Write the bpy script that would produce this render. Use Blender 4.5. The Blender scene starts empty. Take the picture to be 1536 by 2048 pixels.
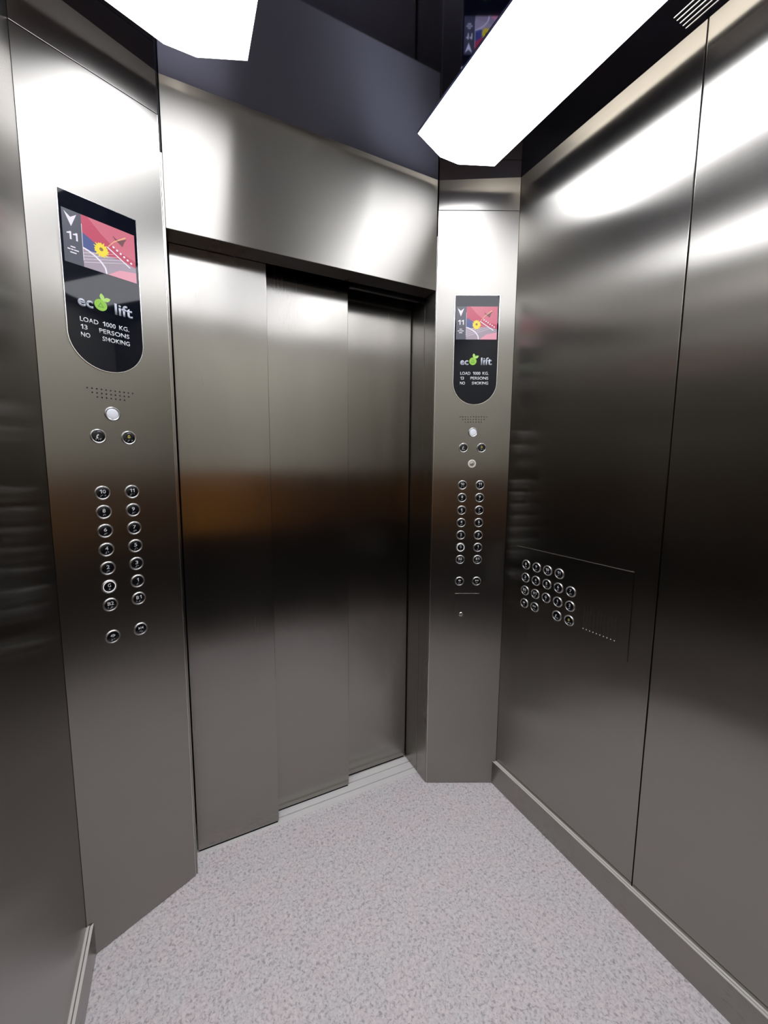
import bpy, bmesh, math, random
from mathutils import Vector, Matrix
from mathutils.geometry import tessellate_polygon
random.seed(7)
S = bpy.context.scene
COL = S.collection
PI = math.pi

# ------------------------------------------------------------------ plan (metres)
AX, AY = -0.298, 1.207      # left wall meets the left column
BX, FY = -0.003, 1.334      # left column meets the door front
CX = 0.9453                 # door front meets the right column
DX, DY = 1.231, 1.2031      # right column meets the right wall
RY = -0.36                  # rear wall
ZC = 2.48                   # underside of the black ceiling
ZT = 2.60                   # canopy above it
HD = 2.10                   # door head

# ------------------------------------------------------------------ materials
def newmat(name):
    m = bpy.data.materials.new(name); m.use_nodes = True
    nt = m.node_tree; b = nt.nodes['Principled BSDF']
    return m, nt, b

def plain(name, col, rough=.5, metal=0., emit=None, es=0., spec=.5, coat=0.):
    m, nt, b = newmat(name)
    b.inputs['Base Color'].default_value = (*col, 1)
    b.inputs['Roughness'].default_value = rough
    b.inputs['Metallic'].default_value = metal
    b.inputs['Specular IOR Level'].default_value = spec
    b.inputs['Coat Weight'].default_value = coat
    if emit:
        b.inputs['Emission Color'].default_value = (*emit, 1)
        b.inputs['Emission Strength'].default_value = es
    return m

def steel(name, col=(.60, .59, .57), rough=.25, aniso=.6, streak=.06, smudge=.05, grain_dir='h'):
    """brushed stainless sheet: the grain and the hand marks are procedural"""
    m, nt, b = newmat(name)
    N = nt.nodes; L = nt.links
    tc = N.new('ShaderNodeTexCoord')
    def noise(scale, sx, sy, sz, detail=3):
        mp = N.new('ShaderNodeMapping'); mp.inputs['Scale'].default_value = (sx, sy, sz)
        L.new(tc.outputs['Object'], mp.inputs['Vector'])
        n = N.new('ShaderNodeTexNoise'); n.inputs['Scale'].default_value = scale; n.inputs['Detail'].default_value = detail
        L.new(mp.outputs[0], n.inputs['Vector']); return n.outputs['Fac']
    if grain_dir == 'h': g = noise(1.0, 6, 6, 700, 2)
    else: g = noise(1.0, 600, 600, 5, 2)
    s = noise(1.0, 7, 7, 1.1, 4)        # tall soft wipe marks
    k = noise(3.0, 1, 1, 1, 4)
    def mr(src, lo, hi, a=.3, c=.7):
        r = N.new('ShaderNodeMapRange'); r.inputs['From Min'].default_value = a; r.inputs['From Max'].default_value = c
        r.inputs['To Min'].default_value = lo; r.inputs['To Max'].default_value = hi
        L.new(src, r.inputs['Value']); return r.outputs[0]
    def add(a, c, op='ADD'):
        q = N.new('ShaderNodeMath'); q.operation = op; L.new(a, q.inputs[0]); L.new(c, q.inputs[1]); return q.outputs[0]
    rr = add(mr(s, -streak, streak), mr(k, rough - smudge, rough + smudge))
    rr = add(rr, mr(g, -.006, .006))
    L.new(rr, b.inputs['Roughness'])
    v = add(mr(s, 1-streak*.5, 1+streak*.5), mr(g, .992, 1.008), 'MULTIPLY')
    mix = N.new('ShaderNodeMix'); mix.data_type = 'RGBA'; mix.blend_type = 'MULTIPLY'; mix.inputs[0].default_value = 1
    mix.inputs[6].default_value = (*col, 1); L.new(v, mix.inputs[7]); L.new(mix.outputs[2], b.inputs['Base Color'])
    b.inputs['Metallic'].default_value = 1
    b.inputs['Anisotropic'].default_value = aniso
    b.inputs['Anisotropic Rotation'].default_value = 0. if grain_dir == 'h' else .25
    t = N.new('ShaderNodeTangent'); t.direction_type = 'UV_MAP'; t.uv_map = 'UVMap'
    L.new(t.outputs[0], b.inputs['Tangent'])
    return m

M = {}
SC_ = (.318, .303, .280)
M['steel'] = steel('brushed steel wall', SC_, rough=.235, aniso=.93, streak=.006, smudge=.008, grain_dir='v')
M['steel_col'] = steel('brushed steel column', SC_, rough=.33, aniso=.88, streak=.006, smudge=.008, grain_dir='v')
M['steel_door'] = steel('brushed steel door', SC_, rough=.245, aniso=.92, streak=.03, smudge=.012, grain_dir='v')
M['steel_head'] = steel('brushed steel door head', SC_, rough=.37, aniso=.95, streak=.0, smudge=.01)
M['steel_skirt'] = steel('brushed steel skirting', SC_, rough=.28, aniso=.4, streak=.02, smudge=.01)
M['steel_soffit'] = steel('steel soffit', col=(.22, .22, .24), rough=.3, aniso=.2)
M['steel_edge'] = plain('bright steel edge', (.75, .74, .72), .22, 1)
M['skirt_cap'] = plain('dull bright skirting cap', (.88, .83, .79), .45, 0)  # matte pale colour carries reflected light that bare metal would show
M['chrome'] = plain('satin chrome', (.62, .61, .60), .30, 1)
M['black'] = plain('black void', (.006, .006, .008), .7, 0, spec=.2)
M['dark_steel'] = plain('dark slot', (.05, .05, .05), .5, .5)
M['rubber'] = plain('black joint', (.012, .012, .014), .55)
M['glass'] = plain('black display glass', (.004, .005, .010), .035, 0, spec=.22)
M['cap'] = plain('black button face', (.006, .006, .008), .16, 0, spec=.5)
M['white'] = plain('white marking', (.72, .72, .74), .5)
M['yellow_mark'] = plain('yellow marking', (.75, .62, .12), .5)
M['print_white'] = plain('printed white', (.78, .80, .84), .5)
M['print_grey'] = plain('printed silver', (.52, .55, .64), .5)
M['leaf_green'] = plain('printed leaf green', (.30, .60, .06), .5)
M['leaf_light'] = plain('printed light green', (.46, .74, .18), .5)
M['leaf_dark'] = plain('printed dark green', (.07, .26, .02), .5)
M['laminate'] = plain('black laminate', (.012, .011, .011), .35)
M['cream'] = plain('pale cream laminate', (.86, .83, .72), .4)
M['wood'] = plain('dark brown laminate', (.085, .036, .022), .4)
M['wood_warm'] = plain('orange brown laminate', (.85, .34, .04), .5)
M['beige'] = plain('pale painted canopy', (.80, .77, .70), .7)
M['alu'] = plain('pale aluminium sill', (.98, .945, .93), .35, 0)
M['lamp'] = plain('lit white diffuser', (.8, .8, .8), .5, 0, (.915, .94, 1.0), 8.6)
M['tube'] = plain('lit tube', (.8, .8, .8), .5, 0, (1.0, .96, .90), 14.0)
M['led'] = plain('lit white lens', (.70, .71, .76), .3, 0, (.86, .88, 1.0), .16)
M['lit_ring'] = plain('lit button ring', (.8, .8, .8), .3, 0, (1, 1, 1), .55)

# black mirror ceiling
m, nt, b = newmat('polished black ceiling')
b.inputs['Base Color'].default_value = (.28, .295, .43, 1); b.inputs['Metallic'].default_value = 1
b.inputs['Roughness'].default_value = .035
M['ceiling'] = m

# speckled vinyl floor
m, nt, b = newmat('speckled vinyl floor'); N = nt.nodes; L = nt.links
tc = N.new('ShaderNodeTexCoord')
def noi(scale, det=2, dist=0.):
    n = N.new('ShaderNodeTexNoise'); n.inputs['Scale'].default_value = scale; n.inputs['Detail'].default_value = det
    n.inputs['Distortion'].default_value = dist
    L.new(tc.outputs['Object'], n.inputs['Vector']); return n.outputs['Fac']
def ramp(src, pts):
    r = N.new('ShaderNodeValToRGB'); e = r.color_ramp.elements
    e[0].position, e[0].color = pts[0][0], (*pts[0][1], 1); e[1].position, e[1].color = pts[1][0], (*pts[1][1], 1)
    for p, c in pts[2:]:
        q = e.new(p); q.color = (*c, 1)
    L.new(src, r.inputs[0]); return r.outputs[0]
def mixc(f, a, c, bt='MIX'):
    x = N.new('ShaderNodeMix'); x.data_type = 'RGBA'; x.blend_type = bt
    if isinstance(f, float): x.inputs[0].default_value = f
    else: L.new(f, x.inputs[0])
    for i, q in ((6, a), (7, c)):
        if isinstance(q, tuple): x.inputs[i].default_value = (*q, 1)
        else: L.new(q, x.inputs[i])
    return x.outputs[2]
base = ramp(noi(9, 4), [(.38, (.94, .855, .87)), (.64, (.90, .87, .88))])
spk = ramp(noi(125, 5, .8), [(.32, (.56, .55, .56)), (.45, (.91, .90, .91)), (.56, (1.01, 1, 1)), (.70, (1.10, 1.09, 1.08))])
c1 = mixc(1.0, base, spk, 'MULTIPLY')
spk2 = ramp(noi(230, 2, .3), [(.29, (.66, .64, .65)), (.37, (1, 1, 1))])
c2 = mixc(1.0, c1, spk2, 'MULTIPLY')
L.new(c2, b.inputs['Base Color']); b.inputs['Roughness'].default_value = .55; b.inputs['Specular IOR Level'].default_value = .3
M['floor'] = m

# ------------------------------------------------------------------ mesh helpers
def tag(o, label=None, cat=None, group=None, kind=None):
    if label: o['label'] = label
    if cat: o['category'] = cat
    if group: o['group'] = group
    if kind: o['kind'] = kind
    return o
def empty(name, label, cat, loc=(0, 0, 0), rz=0., group=None, kind=None):
    o = bpy.data.objects.new(name, None); COL.objects.link(o)
    o.location = loc; o.rotation_euler = (0, 0, rz); o.empty_display_size = .05
    return tag(o, label, cat, group, kind)
def uvs(bm):
    """UV u runs up vertical faces, so the highlight spread follows the sheet's brushing"""
    uv = bm.loops.layers.uv.get('UVMap') or bm.loops.layers.uv.new('UVMap'); bm.normal_update()
    for f in bm.faces:
        n = f.normal
        if abs(n.z) > .7: a, c = Vector((0, 1, 0)), Vector((1, 0, 0))
        else:
            a = Vector((0, 0, 1)); c = Vector((-n.y, n.x, 0)).normalized()
        for l in f.loops: l[uv].uv = (l.vert.co.dot(a), l.vert.co.dot(c))
def obj(name, bm, mat, parent=None, smooth=False, loc=None):
    uvs(bm)
    if smooth:
        for f in bm.faces: f.smooth = True
    me = bpy.data.meshes.new(name); bm.to_mesh(me); bm.free()
    for q in (mat if isinstance(mat, (list, tuple)) else [mat]): me.materials.append(q)
    if smooth:
        try: me.set_sharp_from_angle(angle=math.radians(35))
        except Exception: pass
    o = bpy.data.objects.new(name, me); COL.objects.link(o)
    if parent: o.parent = parent
    if loc: o.location = loc
    return o
def box(bm, x0, x1, y0, y1, z0, z1, bev=0., mi=0, seg=2):
    mtx = Matrix.Translation(((x0+x1)/2, (y0+y1)/2, (z0+z1)/2)) @ Matrix.Diagonal((x1-x0, y1-y0, z1-z0, 1))
    r = bmesh.ops.create_cube(bm, size=1, matrix=mtx)
    vs = r['verts']; fs = {f for v in vs for f in v.link_faces}
    for f in fs: f.material_index = mi
    if bev:
        es = list({e for v in vs for e in v.link_edges})
        bmesh.ops.bevel(bm, geom=es, offset=bev, segments=seg, profile=.6, affect='EDGES', material=-1)
    return bm
def B(*a, **k): return box(bmesh.new(), *a, **k)
def prism(bm, pts, z0, z1, holes=(), mi=0, bev=0.):
    """extrude a plan polygon (with holes) from z0 to z1"""
    loops = [list(pts)] + [list(h) for h in holes]
    tri = tessellate_polygon([[Vector((x, y, 0)) for x, y in lp] for lp in loops])
    flat = [p for lp in loops for p in lp]
    lo = [bm.verts.new((x, y, z0)) for x, y in flat]; hi = [bm.verts.new((x, y, z1)) for x, y in flat]
    for t in tri:
        a = [lo[i] for i in t]; c = [hi[i] for i in t]
        try:
            f = bm.faces.new(a); f.material_index = mi
            f.normal_update()
            if f.normal.z > 0: f.normal_flip()
            f = bm.faces.new(c); f.material_index = mi; f.normal_update()
            if f.normal.z < 0: f.normal_flip()
        except ValueError: pass
    k = 0
    for lp in loops:
        n = len(lp)
        for i in range(n):
            j = (i+1) % n
            f = bm.faces.new((lo[k+i], lo[k+j], hi[k+j], hi[k+i])); f.material_index = mi
        k += n
    bmesh.ops.recalc_face_normals(bm, faces=bm.faces)
    return bm
# shapes drawn on an upright plate: local x = across, z = up, -y = towards the viewer
def upright(bm):
    bmesh.ops.transform(bm, matrix=Matrix.Rotation(PI/2, 4, 'X'), verts=bm.verts)   # (x,y,z)->(x,-z,y)
    return bm
def plate(pts, d0, d1, holes=(), mi=0, bm=None):
    """polygon in (x,z); stands proud from d0 to d1 (metres towards the viewer)"""
    bm2 = bmesh.new(); prism(bm2, pts, d0, d1, holes, mi)
    upright(bm2)
    if bm is None: return bm2
    me = bpy.data.meshes.new('tmp'); bm2.to_mesh(me); bm2.free(); bm.from_mesh(me); bpy.data.meshes.remove(me); return bm
def circ(cx, cz, r, n=32, a0=0.): return [(cx + r*math.cos(a0+2*PI*i/n), cz + r*math.sin(a0+2*PI*i/n)) for i in range(n)]
def lathe_up(bm, prof, n=40, cx=0., cz=0., mi=0):
    """profile (r, d) turned about the viewer-facing axis"""
    rings = []
    for r, d in prof:
        if r < 1e-6: rings.append([bm.verts.new((cx, -d, cz))])
        else: rings.append([bm.verts.new((cx + r*math.cos(2*PI*i/n), -d, cz + r*math.sin(2*PI*i/n))) for i in range(n)])
    for a, c in zip(rings, rings[1:]):
        for i in range(n):
            j = (i+1) % n
            if len(a) == 1: q = (a[0], c[j], c[i])
            elif len(c) == 1: q = (a[i], a[j], c[0])
            else: q = (a[i], a[j], c[j], c[i])
            f = bm.faces.new(q); f.material_index = mi
    bmesh.ops.recalc_face_normals(bm, faces=bm.faces)
    return bm
def text_bm(txt, x0, x1, z0, h, d0, d1, bold=0., bm=None, mi=0, shear=0.):
    """lettering: left edge x0 (right edge x1 when given), baseline z0, cap height h"""
    cu = bpy.data.curves.new('t', 'FONT'); cu.body = txt; cu.size = 1; cu.resolution_u = 3; cu.offset = bold; cu.shear = shear
    o = bpy.data.objects.new('t', cu); COL.objects.link(o)
    dg = bpy.context.evaluated_depsgraph_get(); dg.update()
    me = bpy.data.meshes.new_from_object(o.evaluated_get(dg))
    bpy.data.objects.remove(o); bpy.data.curves.remove(cu)
    b2 = bmesh.new(); b2.from_mesh(me); bpy.data.meshes.remove(me)
    bmesh.ops.remove_doubles(b2, verts=b2.verts, dist=1e-5)
    xs = [v.co.x for v in b2.verts]; mn, mx = min(xs), max(xs)
    cap = .729
    sy = h/cap; sx = sy if x1 is None else (x1-x0)/(mx-mn)
    for v in b2.verts: v.co.x = (v.co.x-mn)*sx + x0; v.co.y = v.co.y*sy + z0; v.co.z = d1
    bmesh.ops.recalc_face_normals(b2, faces=b2.faces)
    r = bmesh.ops.extrude_face_region(b2, geom=list(b2.faces))
    for v in r['geom']:
        if isinstance(v, bmesh.types.BMVert): v.co.z = d0
    bmesh.ops.recalc_face_normals(b2, faces=b2.faces)
    for f in b2.faces: f.material_index = mi
    upright(b2)
    if bm is None: return b2
    me = bpy.data.meshes.new('tmp'); b2.to_mesh(me); b2.free(); bm.from_mesh(me); bpy.data.meshes.remove(me); return bm
def one_pts(x, z0, w, h):
    t = h*.19
    return [(x+w-t, z0), (x+w, z0), (x+w, z0+h), (x+w-t*.85, z0+h), (x+w-t*1.7, z0+h*.86), (x, z0+h*.78), (x, z0+h*.64), (x+w-t, z0+h*.70)]
WID = {'1': .46, 'M': .92, 'G': .80, 'O': .86, 'I': .26, '.': .24, 'N': .76, 'D': .76, 'K': .70, '0': .64}
def word(txt, x0, x1, z0, h, d0, d1, bold=0., bm=None, mi=0):
    """text in the given width, every figure one drawn with its flag"""
    runs = []
    for ch in txt:
        if ch == '1' or not runs or runs[-1][0] == '1': runs.append(ch)
        else: runs[-1] += ch
    if '1' not in txt: return text_bm(txt, x0, x1, z0, h, d0, d1, bold, bm, mi)
    ws = [sum(WID.get(c, .66) for c in q) for q in runs]; gap = .17
    k = (x1-x0)/(sum(ws) + gap*(len(ws)-1)); x = x0
    out = bm if bm is not None else bmesh.new()
    for q, w in zip(runs, ws):
        if q == '1': plate(one_pts(x, z0, w*k, h), d0, d1, mi=mi, bm=out)
        else: text_bm(q, x, x+w*k, z0, h, d0, d1, bold, out, mi)
        x += (w+gap)*k
    return out
def text_c(txt, cx, z0, h, w, d0, d1, bold=0., bm=None, mi=0):
    return word(txt, cx-w/2, cx+w/2, z0, h, d0, d1, bold, bm, mi)

# ------------------------------------------------------------------ the shell
o = obj('floor', B(AX-.02, DX+.02, RY-.02, 1.402, -.03, 0), M['floor']); tag(o, 'pale grey-pink speckled vinyl lift floor', 'floor', kind='structure')

def wall(name, label, parts, kind='structure', cat='wall'):
    r = empty(name, label, cat, kind=kind)
    for bm, mt, nm in parts: obj(nm, bm, mt, r)
    return r
# right wall: sheets with black joints between them
def side_sheets(x_in, x_out, ys, name, label):
    r = empty(name, label, 'wall', loc=(0, 0, 0), kind='structure')
    a, c = sorted((x_out, x_out + (.01 if x_out > x_in else -.01)))
    obj('backing', B(a, c, RY-.02, 1.26, 0, ZT), M['rubber'], r)
    a, c = sorted((x_in, x_out))
    for y0, y1 in ys:
        obj('steel_sheet', B(a, c, y0+.0015, y1-.0015, .0, ZT, bev=.0018), M['steel'], r)
    return r
side_sheets(DX, DX+.02, [(RY, .045), (.045, .6245), (.6245, 1.2150)], 'wall_right', 'brushed steel sheet wall right of the lift doors')
side_sheets(AX, AX-.02, [(RY, .045), (.045, .6245), (.6245, 1.2185)], 'wall_left', 'brushed steel sheet wall at the left edge of the picture')
r = empty('wall_rear', 'brushed steel rear wall behind the camera', 'wall', kind='structure')
for x0, x1 in ((AX-.02, .2115), (.2115, .7215), (.7215, DX+.02)):
    obj('steel_sheet', B(x0+.0015, x1-.0015, RY-.02, RY, 0, ZT, bev=.0018), M['steel'], r)
obj('backing', B(AX-.03, DX+.03, RY-.04, RY-.021, 0, ZT), M['rubber'], r)
obj('upper_panel', B(AX, DX, RY, RY+.004, 1.392, ZT, bev=.001), M['cream'], r)
obj('lower_panel', B(AX, DX, RY, RY+.004, .104, .915, bev=.001), M['laminate'], r)
for x0, x1, mt in ((AX, -.02, 'wood'), (-.018, .43, 'wood_warm'), (.432, DX, 'wood')):
    obj('wood_panel', B(x0, x1, RY, RY+.006, .918, 1.39, bev=.001), M[mt], r)

# skirtings
def skirt(name, label, pts):
    bm = bmesh.new(); prism(bm, pts, .0, .104)
    o = obj(name, bm, M['steel_skirt'], smooth=False); tag(o, label, 'skirting', kind='structure')
    ax_ = 1 if name.endswith('rear') else 0
    lo, hi = min(p[ax_] for p in pts), max(p[ax_] for p in pts)
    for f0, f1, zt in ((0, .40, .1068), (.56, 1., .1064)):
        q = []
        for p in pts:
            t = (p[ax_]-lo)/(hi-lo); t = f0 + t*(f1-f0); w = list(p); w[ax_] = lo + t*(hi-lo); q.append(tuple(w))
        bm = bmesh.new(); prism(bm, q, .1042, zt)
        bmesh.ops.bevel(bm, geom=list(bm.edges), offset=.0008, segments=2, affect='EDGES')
        obj('cap_strip', bm, M['skirt_cap'], o)  # pale strips paint the ceiling light's reflection along the skirting top
SK = .016
skirt('baseboard_right', 'low steel skirting along the foot of the right wall', [(DX, RY), (DX, DY-.0005), (DX-SK, DY+SK*.458), (DX-SK, RY)])
skirt('baseboard_left', 'low steel skirting along the foot of the left wall', [(AX, RY), (AX+SK, RY), (AX+SK, AY+SK*.43), (AX, AY)])
skirt('baseboard_rear', 'low steel skirting along the foot of the rear wall', [(AX+SK, RY), (DX-SK, RY), (DX-SK, RY+SK), (AX+SK, RY+SK)])

# door head (transom) and its soffit
r = empty('wall_front', 'wide brushed steel head panel above the lift doors', 'wall', kind='structure')
obj('head_panel', B(BX, CX-.003, FY, FY+.004, HD, ZT, bev=.0012), M['steel_head'], r)
obj('soffit', B(BX, CX-.003, FY+.0045, 1.409, HD, HD+.012), M['steel_soffit'], r)
obj('backing', B(BX-.01, CX+.01, FY+.03, FY+.05, HD+.02, ZT), M['rubber'], r)
# dark door-gear box above and behind the leaves
r = empty('trim_1', 'dark door gear housing behind the door head', 'housing', kind='structure')
bm = B(BX-.06, CX+.06, 1.55, 1.56, -.05, 2.32); box(bm, BX-.06, CX+.06, 1.36, 1.56, 2.30, 2.32)
box(bm, BX-.06, BX-.05, 1.36, 1.56, -.05, 2.32); box(bm, CX+.05, CX+.06, 1.36, 1.56, -.05, 2.32)
obj('housing', bm, M['black'], r)
obj('track_rail', B(.628, CX-.002, 1.452, 1.464, HD+.0005, HD+.08, bev=.0008), M['steel_soffit'], r)
# jambs
for nm, s, x, lab in (('trim_2', 1, CX, 'narrow steel door jamb between the far door leaf and the right column'),
                      ('trim_3', -1, BX, 'narrow steel door jamb beside the near door leaf at the left column')):
    r = empty(nm, lab, 'jamb', kind='structure')
    a, c = sorted((x, x + s*.012))
    obj('inner_return', B(a, c, FY+.002, 1.4085, .0, HD+.2, bev=.001), M['steel_door'], r)
    obj('outer_return', B(a, c, 1.4105, 1.545, -.002, HD+.2, bev=.0012), M['steel_door'], r)

# sliding leaves
for i, (x0, x1, y, lab) in enumerate(((BX+.004, .2995, 1.412, 'nearest of the three steel sliding door leaves, beside the left column'),
                                 (.272, .6235, 1.460, 'middle of the three steel sliding door leaves'),
                                 (.596, CX-.0045, 1.508, 'farthest of the three steel sliding door leaves, beside the right jamb'))):
    o = obj('door_%d' % (i+1), B(x0, x1, y, y+.028, .011, HD+.085, bev=.0018), M['steel_door'])
    tag(o, lab, 'lift door', kind='structure')
    g_ = obj('door_gib', B(x0+.004, x1-.004, y+.0022, y+.022, .0037, .0108), M['black'], o)  # black strip paints the shade in the gap under the leaf
# sill
r = empty('threshold_plate', 'pale aluminium grooved sill under the sliding lift doors', 'sill', loc=(0, 0, 0))
def strip(y0, y1, z1, nm='sill_rib'): obj(nm, B(BX, CX, y0, y1, -.03, z1, bev=.0007), M['alu'], r)
strip(1.402, 1.4285, .0035); strip(1.4330, 1.4705, .0035); strip(1.4750, 1.5055, .0035); strip(1.5095, 1.545, .0035)
obj('groove_bottom', B(BX, CX, 1.404, 1.545, -.032, -.008), M['black'], r)

# ------------------------------------------------------------------ ceiling
ceil_pts = [(-.268, RY+.03), (-.268, 1.182), (-.0018, 1.3095), (.9303, 1.3135), (1.1985, 1.1720), (1.1985, RY+.03)]
slots = []
for k in range(5):
    x = 1.1215 + k*.01285
    slots.append([(x, .262), (x+.0042, .262), (x+.0042, .6435), (x, .6435)])
bm = bmesh.new(); prism(bm, ceil_pts, ZC, ZC+.0015, holes=slots)
o = obj('ceiling', bm, M['ceiling']); tag(o, 'polished black floating ceiling panel that mirrors the door head', 'ceiling', kind='structure')
o = obj('trim_4', B(AX-.03, DX+.03, RY-.03, 1.40, ZT, ZT+.02), M['beige']); tag(o, 'pale canopy seen through the gap round the black ceiling', 'canopy', kind='structure')
v = empty('air_vent', 'air vent of five bright parallel slots in the black ceiling', 'vent', loc=(1.15, .45, ZC+.0016))
bm = bmesh.new()
for k in range(5):
    x = 1.1215 + k*.01285
    for a, c in ((x-.0012, x), (x+.0042, x+.0054)): box(bm, a-1.15, c-1.15, .26-.45, .6455-.45, .0, .004)
obj('slot_rim', bm, M['beige'], v)

def light_fix(cx, lab):
    t = empty('light_panel', lab, 'ceiling light', loc=(cx, 0, ZC), group='long ceiling lights')
    w, cw, ch = .1605, .0385, .0475
    y1, y0 = 1.2165, -.27
    pts = [(-w, y0+ch), (-cw, y0), (cw, y0), (w, y0+ch), (w, y1-ch), (cw, y1), (-cw, y1), (-w, y1-ch)]
    bm = bmesh.new(); prism(bm, pts, -.004, -.0005); obj('diffuser', bm, M['lamp'], t)
    k = 1.0 + .0012/w
    rim = [(x*k, (y-.47)*1.0016+.47) for x, y in pts]
    bm = bmesh.new(); prism(bm, rim, -.0042, -.0004, holes=[pts[::-1]]); obj('rim', bm, M['steel_edge'], t)
    return t
light_fix(.052, 'white octagonal ended ceiling light at the top left')
light_fix(.9045, 'white octagonal ended ceiling light nearest the right wall')
# tubes above the floating ceiling, which light the perimeter gap and the vent
for x, lab in ((.052, 'fluorescent tube above the left ceiling light'), (1.085, 'fluorescent tube above the right ceiling light')):
    bm = bmesh.new(); bmesh.ops.create_cone(bm, cap_ends=True, segments=12, radius1=.013, radius2=.013, depth=1.2)
    bmesh.ops.transform(bm, matrix=Matrix.Translation((0, .48, 0)) @ Matrix.Rotation(PI/2, 4, 'X'), verts=bm.verts)
    o = obj('fluorescent_tube', bm, M['tube'], smooth=True, loc=(x, 0, ZC+.06)); tag(o, lab, 'lamp', kind='structure')

# ------------------------------------------------------------------ buttons
NUM = {}
def braille_bm(cells, cz=-.0078, d0=.0024, d1=.0034):
    bm = bmesh.new(); n = len(cells); pit = .0052
    for i, c in enumerate(cells):
        cx = (i-(n-1)/2)*pit
        for dot in c:
            col, row = (dot > 3), (dot-1) % 3
            lathe_up(bm, [(.00062, d0), (.00062, d1-.0002), (0, d1)], 8, cx + (.0011 if col else -.0011), cz + (1-row)*.0018)
    return bm
BR = {'1': (1,), '2': (1, 2), '3': (1, 4), '4': (1, 4, 5), '5': (1, 5), '6': (1, 2, 4), '7': (1, 2, 4, 5), '8': (1, 2, 5), '9': (2, 4), '0': (2, 4, 5),
      '#': (3, 4, 5, 6), 'B': (1, 2), 'G': (1, 2, 4, 5), 'o': (1, 3, 5), 'c': (1, 4), 'p': (1, 2, 3, 4), 'a': (1,)}
def ring_prof(): return [(.0195, 0), (.0195, .0012), (.0188, .0026), (.0172, .0036), (.0158, .0034), (.0150, .0026), (.0147, .0010)]
MESH = {}
def cached(key, fn):
    if key not in MESH:
        bm = fn(); uvs(bm); me = bpy.data.meshes.new(key); 
        for f in bm.faces: f.smooth = True
        bm.to_mesh(me); bm.free()
        try: me.set_sharp_from_angle(angle=math.radians(40))
        except Exception: pass
        MESH[key] = me
    return MESH[key]
def link(name, me, mat, parent, loc=(0, 0, 0)):
    if not me.materials: me.materials.append(mat)
    o = bpy.data.objects.new(name, me); COL.objects.link(o); o.parent = parent; o.location = loc; return o
def glyph(kind):
    d0, d1 = .0022, .0031
    if kind == 'open':      # two outward triangles and a bar
        bm = plate([(-.0065, .0035), (-.0015, .0075), (-.0015, -.0005)], d0, d1)
        plate([(.0065, .0035), (.0015, .0075), (.0015, -.0005)], d0, d1, bm=bm); plate([(-.0005, -.0008), (.0005, -.0008), (.0005, .0078), (-.0005, .0078)], d0, d1, bm=bm); return bm
    if kind == 'close':
        bm = plate([(-.0010, .0035), (-.0065, .0075), (-.0065, -.0005)], d0, d1)
        plate([(.0010, .0035), (.0065, .0075), (.0065, -.0005)], d0, d1, bm=bm); plate([(-.0004, -.0008), (.0004, -.0008), (.0004, .0078), (-.0004, .0078)], d0, d1, bm=bm); return bm
    if kind == 'phone':     # handset
        pts = []
        for i in range(9):
            a = math.radians(115 + i*95/8); pts.append((.0035 + .0085*math.cos(a), -.0018 + .0085*math.sin(a)))
        for i in range(8, -1, -1):
            a = math.radians(115 + i*95/8); rr = .0062 if 2 < i < 6 else .0050; pts.append((.0035 + rr*math.cos(a), -.0018 + rr*math.sin(a)))
        return plate(pts, d0, d1)
    if kind == 'bell':
        pts = [(-.0042, .0002), (-.0028, .0018), (-.0028, .0050), (-.0014, .0076), (.0014, .0076), (.0028, .0050), (.0028, .0018), (.0042, .0002)]
        inn = [(-.0022, .0014), (-.0014, .0022), (-.0014, .0048), (-.0006, .0062), (.0006, .0062), (.0014, .0048), (.0014, .0022), (.0022, .0014)]
        bm = plate(pts, d0, d1, holes=[inn[::-1]]); plate(circ(0, -.0008, .0009, 10), d0, d1, bm=bm); return bm
    h = .0102; w = {'1': .0046, 'B2': .0152, 'B1': .0140, '10': .0142, '11': .0120}.get(kind, .0074)
    return text_c(kind, 0, -.0012, h, w, d0, d1, bold=.008)
BRA = {'10': '#10', '11': '#11', 'B1': 'B#1', 'B2': 'B#2', 'G': 'G', 'open': 'oc', 'close': 'co', 'phone': 'pop', 'bell': 'a#ap'}
NAMES = {'open': 'door open button', 'close': 'door close button', 'phone': 'intercom button', 'bell': 'alarm button'}
def button(parent, kind, x, z, lit=False):
    key = 'lit_ring' if lit else 'ring'
    me = cached(key, lambda: lathe_up(bmesh.new(), ring_prof()))
    o = link('lift_button', me, M['chrome'], parent, (x, 0, z))
    o['label'] = NAMES.get(kind, 'round black button marked ' + kind) + (' with a lit ring' if lit else '')
    link('button_face', cached('face', lambda: lathe_up(bmesh.new(), [(.0149, 0), (.0149, .0016), (.0140, .0022), (.008, .0024), (0, .0024)])), M['cap'], o)
    if lit: link('lit_ring', cached('glow', lambda: lathe_up(bmesh.new(), [(.0156, .0030), (.0153, .0036), (.0142, .0036), (.0140, .0024)])), M['lit_ring'], o)
    link('button_symbol', cached('sym_'+kind, lambda: glyph(kind)), M['yellow_mark'] if kind == 'bell' else M['white'], o)
    br = BRA.get(kind, '#'+kind)
    link('braille', cached('bra_'+kind, lambda: braille_bm([BR[c] for c in br])), M['white'], o)
    return o

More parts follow.
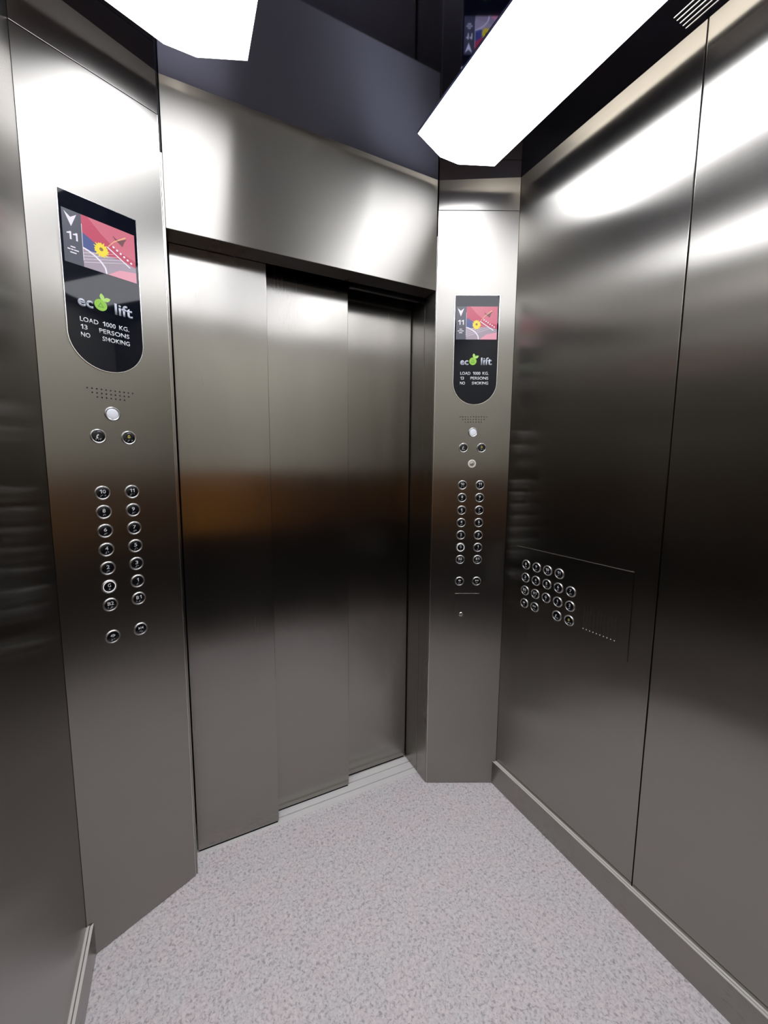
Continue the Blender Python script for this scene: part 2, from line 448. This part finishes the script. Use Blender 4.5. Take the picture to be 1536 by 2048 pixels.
# ------------------------------------------------------------------ display
def E(name, c, s=1.0): return plain(name, (.02, .02, .02), .3, 0, c, s)
SC = [E('screen dark slate', (.045, .047, .075)), E('screen crimson', (.50, .03, .09)), E('screen pink', (.74, .30, .40)), E('screen blue', (.035, .06, .24)),
      E('screen mauve', (.34, .27, .34)), E('screen white', (.80, .76, .86)), E('screen yellow', (.86, .68, .01)), E('screen brown', (.26, .12, .02)),
      E('screen peach', (.78, .42, .22)), E('screen dark red', (.14, .03, .035)), E('screen rose', (.60, .115, .18))]
def seg(bm, a, b, w, d, mi, w2=None):
    (x0, z0), (x1, z1) = a, b; l = math.hypot(x1-x0, z1-z0); nx, nz = -(z1-z0)/l, (x1-x0)/l
    w2 = w if w2 is None else w2
    plate([(x0+nx*w/2, z0+nz*w/2), (x1+nx*w2/2, z1+nz*w2/2), (x1-nx*w2/2, z1-nz*w2/2), (x0-nx*w/2, z0-nz*w/2)], d-.0001, d, mi=mi, bm=bm)
def display(parent, uc):
    top, bot, hw = 2.0818, 1.6657, .0868
    cz = bot + hw
    pts = [(-hw, top), (-hw, cz)] + [(hw*math.cos(a), cz + hw*math.sin(a)) for a in [PI + i*PI/40 for i in range(1, 40)]] + [(hw, cz), (hw, top)]
    g = obj('display_glass', plate(pts, .0, .003), M['glass'], parent, loc=(uc, 0, 0))
    g['label'] = 'black glass display with rounded bottom'
    out = [(-hw-.0016, top+.0016), (-hw-.0016, cz)] + [((hw+.0016)*math.cos(a), cz + (hw+.0016)*math.sin(a)) for a in [PI + i*PI/40 for i in range(1, 40)]] + [(hw+.0016, cz), (hw+.0016, top+.0016)]
    obj('bezel', plate(out, .0, .0034, holes=[pts[::-1]]), M['steel_edge'], g)
    # the lit screen picture
    x0, x1, z0, z1 = -.0815, .0805, 1.9165, 2.0405; dv = -.0415; d = .0031
    bm = bmesh.new()
    P = lambda pts, mi, k: plate(pts, .0030, .0031+k*.0001, mi=mi, bm=bm)
    P([(x0, z0), (dv, z0), (dv, z1), (x0, z1)], 0, 0)
    P([(dv, z0), (x1, z0), (x1, z1), (dv, z1)], 1, 0)
    P([(dv+.014, z1), (x1, z1), (x1, 1.972), (.035, 1.985), (.0, 2.012)], 10, 1)            # lighter rose flank
    P([(dv, 1.962), (dv, 1.999), (-.028, 1.992), (.0, 1.974), (-.018, 1.957)], 3, 1)       # blue corner
    P([(dv, z0), (x1, z0), (x1, 1.955), (.045, 1.964), (.0, 1.962), (dv, 1.958)], 4, 2)    # mauve ground
    P([(.012, z0), (x1, z0), (x1, 1.943), (.04, 1.936)], 2, 3)
    for k in range(4):
        seg(bm, (dv, 1.950-.0075*k), (.028+.010*k, 1.972-.004*k), .0009, .0036, 5, .0006)
    # white rail, beads and arc
    seg(bm, (.013, 1.985), (.066, 1.951), .0030, .0037, 5)
    for k in range(6):
        plate(circ(.028+.0082*k, 1.990-.0052*k, .0027, 10), .0036, .0038, mi=5, bm=bm)
    arc = [(dv, 1.962), (-.030, 1.959), (-.016, 1.952), (-.003, 1.942), (.006, 1.930), (.0085, z0)]
    for p, q in zip(arc, arc[1:]): seg(bm, p, q, .0040, .0037, 5)
    # stalk with dark leaves
    seg(bm, (.016, 1.987), (.030, 2.004), .0020, .0038, 8); seg(bm, (.030, 2.004), (.0585, 2.025), .0022, .0038, 8, .0036)
    plate([(.030, 2.012), (.040, 2.006), (.050, 1.999), (.055, 2.012), (.061, 2.022), (.046, 2.014)], .0035, .0037, mi=9, bm=bm)
    seg(bm, (.028, 2.017), (.040, 2.009), .0022, .0038, 9)
    # sunny yellow daisy
    fp = []
    for i in range(32):
        a = 2*PI*i/32; r = .0150 if i % 2 == 0 else .0112; r *= 1.0 + .10*math.sin(i*2.3)
        fp.append((-.0008 + 1.18*r*math.cos(a), 1.972 + 1.28*r*math.sin(a)))
    plate(fp, .0036, .0040, mi=6, bm=bm); plate(circ(-.0008, 1.9735, .0044, 16), .0040, .0041, mi=7, bm=bm)
    # divider, floor figure, direction arrow, three tiny caption lines
    seg(bm, (dv, 1.931), (dv, 2.018), .0011, .0037, 5)
    plate([(-.0765, 2.034), (-.0640, 2.024), (-.0510, 2.034), (-.0635, 2.003)], .0032, .0036, mi=5, bm=bm)
    text_c('11', -.0625, 1.9655+.0065, .0185, .0225, .0032, .0036, .02, bm, 5)
    for zz, ws in ((1.9540, (.010,)), (1.9475, (.006, .005, .010)), (1.9405, (.013,))):
        tot = sum(ws) + .0012*(len(ws)-1); x = -.0625 - tot/2
        for w in ws: plate([(x, zz), (x+w, zz), (x+w, zz+.0026), (x, zz+.0026)], .0032, .0035, mi=5, bm=bm); x += w+.0012
    obj('screen', bm, SC, g)
    # printed logo
    bm = bmesh.new(); d0, d1 = .0029, .0032
    text_bm('ec', -.0612, -.0278, 1.8195, .0265, d0, d1, .028, bm)
    obj('logo_lettering', bm, M['print_grey'], g); bm = bmesh.new()
    text_bm('lift', .0215, .0650, 1.8195, .0290, d0, d1, .022, bm)
    obj('logo_lettering', bm, M['print_grey'], g)
    bm = bmesh.new(); plate(circ(-.0105, 1.8335, .0146, 32), d0, d1, bm=bm)
    obj('logo_disc', bm, M['leaf_green'], g)
    t = lambda r: [(-.0105 + r*math.cos(a), 1.8318 + r*math.sin(a)) for a in (PI/2, PI*7/6, PI*11/6)]
    obj('logo_triangle', plate(t(.0082), .0030, .0034, holes=[t(.0058)[::-1]]), M['leaf_dark'], g)
    bm = bmesh.new()
    def leaf(x, z, a, l, w):
        ps = []
        for i in range(13):
            s = i/12; ps.append((s*l, w*math.sin(PI*s)**.8))
        for i in range(11, 0, -1):
            s = i/12; ps.append((s*l, -w*math.sin(PI*s)**.8))
        return [(x + p*math.cos(a) - q*math.sin(a), z + p*math.sin(a) + q*math.cos(a)) for p, q in ps]
    plate(leaf(-.0045, 1.8455, math.radians(103), .0180, .0052), d0, .0034, bm=bm); plate(leaf(-.0040, 1.8455, math.radians(28), .0185, .0050), d0, .0033, bm=bm)
    obj('logo_leaf', bm, M['leaf_light'], g)
    bm = bmesh.new(); h = .0116
    for t_, a, c, z in (('LOAD', -.0592, -.0188, 1.7815), ('1000', -.0088, .0212, 1.7815), ('KG.', .0295, .0540, 1.7815),
                        ('13', -.0585, -.0440, 1.7625), ('PERSONS', -.0180, .0535, 1.7625), ('NO', -.0592, -.0392, 1.7435), ('SMOKING', -.0118, .0535, 1.7435)):
        word(t_, a, c, z, h, d0, d1, .012, bm)
    obj('load_notice', bm, M['print_white'], g)
    return g

# ------------------------------------------------------------------ corner columns with the car operating panels
FLOORS = [('10', '11'), ('8', '9'), ('6', '7'), ('4', '5'), ('2', '3'), ('G', '1'), ('B2', 'B1')]
def column(px, py, qx, qy, uc, right, label):
    L_ = math.hypot(qx-px, qy-py); rz = math.atan2(qy-py, qx-px)
    t = empty('control_panel', label, 'lift control panel', loc=(px, py, 0), rz=rz)
    a, c = (.0025, L_-.0015) if right else (.001, L_-.0075)
    holes = []
    for row, (n, z) in enumerate(((11, 1.6168), (9, 1.6063), (7, 1.5958))):
        for i in range(n):
            holes.append(circ(uc + (i-(n-1)/2)*.0108, z, .0020, 8)[::-1])
    zs = 2.391
    bm = plate([(a, .002), (c, .002), (c, zs-.0012), (a, zs-.0012)], -.003, 0, holes=holes)
    es = [e for e in bm.edges if all(v.co.y < -1e-4+0 for v in e.verts)]
    fp = obj('faceplate', bm, M['steel_col'], t)
    if right: obj('edge_lip', B(a-.0005, a+.0012, -.0012, .010, .002, zs-.0012, bev=.0004), M['steel_edge'], t)
    else: obj('edge_lip', B(c-.0012, c+.0005, -.0012, .010, .002, zs-.0012, bev=.0004), M['steel_edge'], t)
    obj('fascia', B(a, c, 0, .003, zs+.0012, ZT, bev=.0008), M['steel_col'], t)
    obj('backing', B(.006 if not right else .004, L_-.001, .004, .012, 0, ZT), M['rubber'], t)
    display(t, uc)
    for i, (l, r_) in enumerate(FLOORS):
        z = 1.3413 - .0523*i
        button(t, l, uc-.0364, z, lit=(l == 'G')); button(t, r_, uc+.0364, z)
    button(t, 'phone', uc-.0368, 1.4928); button(t, 'bell', uc+.0368, 1.4928)
    button(t, 'open', uc-.0364, .934); button(t, 'close', uc+.0364, .934)
    lm = link('emergency_lamp', cached('lamp_ring', lambda: lathe_up(bmesh.new(), [(.0192, 0), (.0192, .0015), (.0182, .0034), (.0165, .0042), (.0148, .0034), (.0140, .0010)])), M['chrome'], t, (uc, 0, 1.555))
    lm['label'] = 'round white lamp in a chrome ring'
    link('lamp_lens', cached('lens', lambda: lathe_up(bmesh.new(), [(.0140, .0), (.0140, .0022), (.0125, .0032), (.008, .0038), (0, .0040)])), M['led'], lm)
    if right:
        k = link('key_switch', cached('key_ring', lambda: lathe_up(bmesh.new(), [(.0165, 0), (.0165, .0016), (.0150, .0030), (.0125, .0030), (.0118, .0012)])), M['skirt_cap'], t, (uc, 0, 1.4285))
        link('key_barrel', cached('barrel', lambda: lathe_up(bmesh.new(), [(.0118, 0), (.0118, .0008), (.0066, .0008), (.0066, .0034), (.0046, .0040), (.0030, .0040), (.0026, .0020), (0, .0020)])), M['steel_edge'], k)
        obj('key_slot', plate([(-.0007, -.0022), (.0007, -.0022), (.0007, .0022), (-.0007, .0022)], .002, .0026), M['black'], k)
        obj('service_flap', plate([(.1067, .7350), (.2111, .7350), (.2111, .8802), (.1067, .8802)], 0, .0006), M['steel_col'], t)
        obj('flap_edge', B(.1067, .2111, -.0022, 0, .8802, .8814, bev=.0004), M['steel_edge'], t)
        k = link('flap_lock', cached('lock', lambda: lathe_up(bmesh.new(), [(.0100, 0), (.0100, .0015), (.0085, .0028), (.0058, .0028), (.0050, .0014), (0, .0014)])), M['steel_edge'], t, (.1361, 0, .788))
        obj('key_slot', plate([(-.0026, -.0007), (.0026, -.0007), (.0026, .0007), (-.0026, .0007)], .0010, .0018), M['black'], k)
    return t
column(AX, AY, BX, FY, .1523, False, 'large steel control panel left of the doors, with display and round buttons')
column(CX, FY, DX, DY, .1616, True, 'farther steel control panel between doors and right wall, with a key switch')

# ------------------------------------------------------------------ low horizontal panel on the right wall
t = empty('control_panel', 'low horizontal control plate with four rows of round buttons on the right wall', 'lift control panel', loc=(DX, 1.1365, 0), rz=-PI/2)
# local x runs towards the rear of the car
obj('faceplate', B(0, .4465, -.0030, 0, .815, 1.0980), M['steel'], t)
obj('top_edge', B(0, .4465, -.0034, 0, 1.0980, 1.0996, bev=.0005), M['steel_edge'], t)
def wb(kind, i, j):
    o = button(t, kind, .0485 + .0493*i, 1.0322 - .0523*j); o.location.y = -.003
for j, row in enumerate((('8', '9', '10', '11'), ('3', '4', '5', '6', '7'), ('B2', 'B1', 'G', '1', '2'), ('open', 'close', None, 'phone', 'bell'))):
    for i, k in enumerate(row):
        if k: wb(k, i, j)
gr = obj('speaker_grille', B(.290, .414, -.0034, -.0030, .862, .962), M['steel'], t)
bm = bmesh.new(); bm2 = bmesh.new()
for i in range(10):
    x = .2992 + i*.01175
    box(bm, x-.0010, x+.0010, -.0036, -.0032, .8690, .945); box(bm2, x-.0014, x+.0014, -.0046, -.0030, .8655, .8685, bev=.0003)
obj('grille_slots', bm, M['dark_steel'], gr); obj('slot_lip', bm2, M['skirt_cap'], gr)  # pale dots paint the light caught on each slot's lower edge

# ------------------------------------------------------------------ camera
cd = bpy.data.cameras.new('camera'); cam = bpy.data.objects.new('camera', cd); COL.objects.link(cam)
f_px = 777.73; a, b_, rr = [math.radians(v) for v in (24.8444, 6.3593, .0846)]
fw = Vector((math.sin(a)*math.cos(b_), math.cos(a)*math.cos(b_), -math.sin(b_)))
rt = fw.cross(Vector((0, 0, 1))).normalized(); up = rt.cross(fw)
rt, up = rt*math.cos(rr)+up*math.sin(rr), up*math.cos(rr)-rt*math.sin(rr)
mw = Matrix((rt, up, -fw)).transposed().to_4x4(); mw.translation = (0, 0, 1.4078)
cam.matrix_world = mw
cd.sensor_fit = 'VERTICAL'; cd.sensor_height = 36; cd.lens = f_px/2048*36; cd.shift_x = 48.0/2048; cd.clip_start = .01
S.camera = cam

w = bpy.data.worlds.new('world'); S.world = w; w.use_nodes = True
w.node_tree.nodes['Background'].inputs[0].default_value = (0, 0, 0, 1)
S.view_settings.view_transform = 'Standard'; S.view_settings.look = 'None'; S.view_settings.exposure = 0; S.view_settings.gamma = 1
S.view_settings.use_curve_mapping = False
S.cycles.max_bounces = 14; S.cycles.glossy_bounces = 10; S.cycles.diffuse_bounces = 5
S.cycles.sample_clamp_indirect = 8; S.cycles.caustics_reflective = True
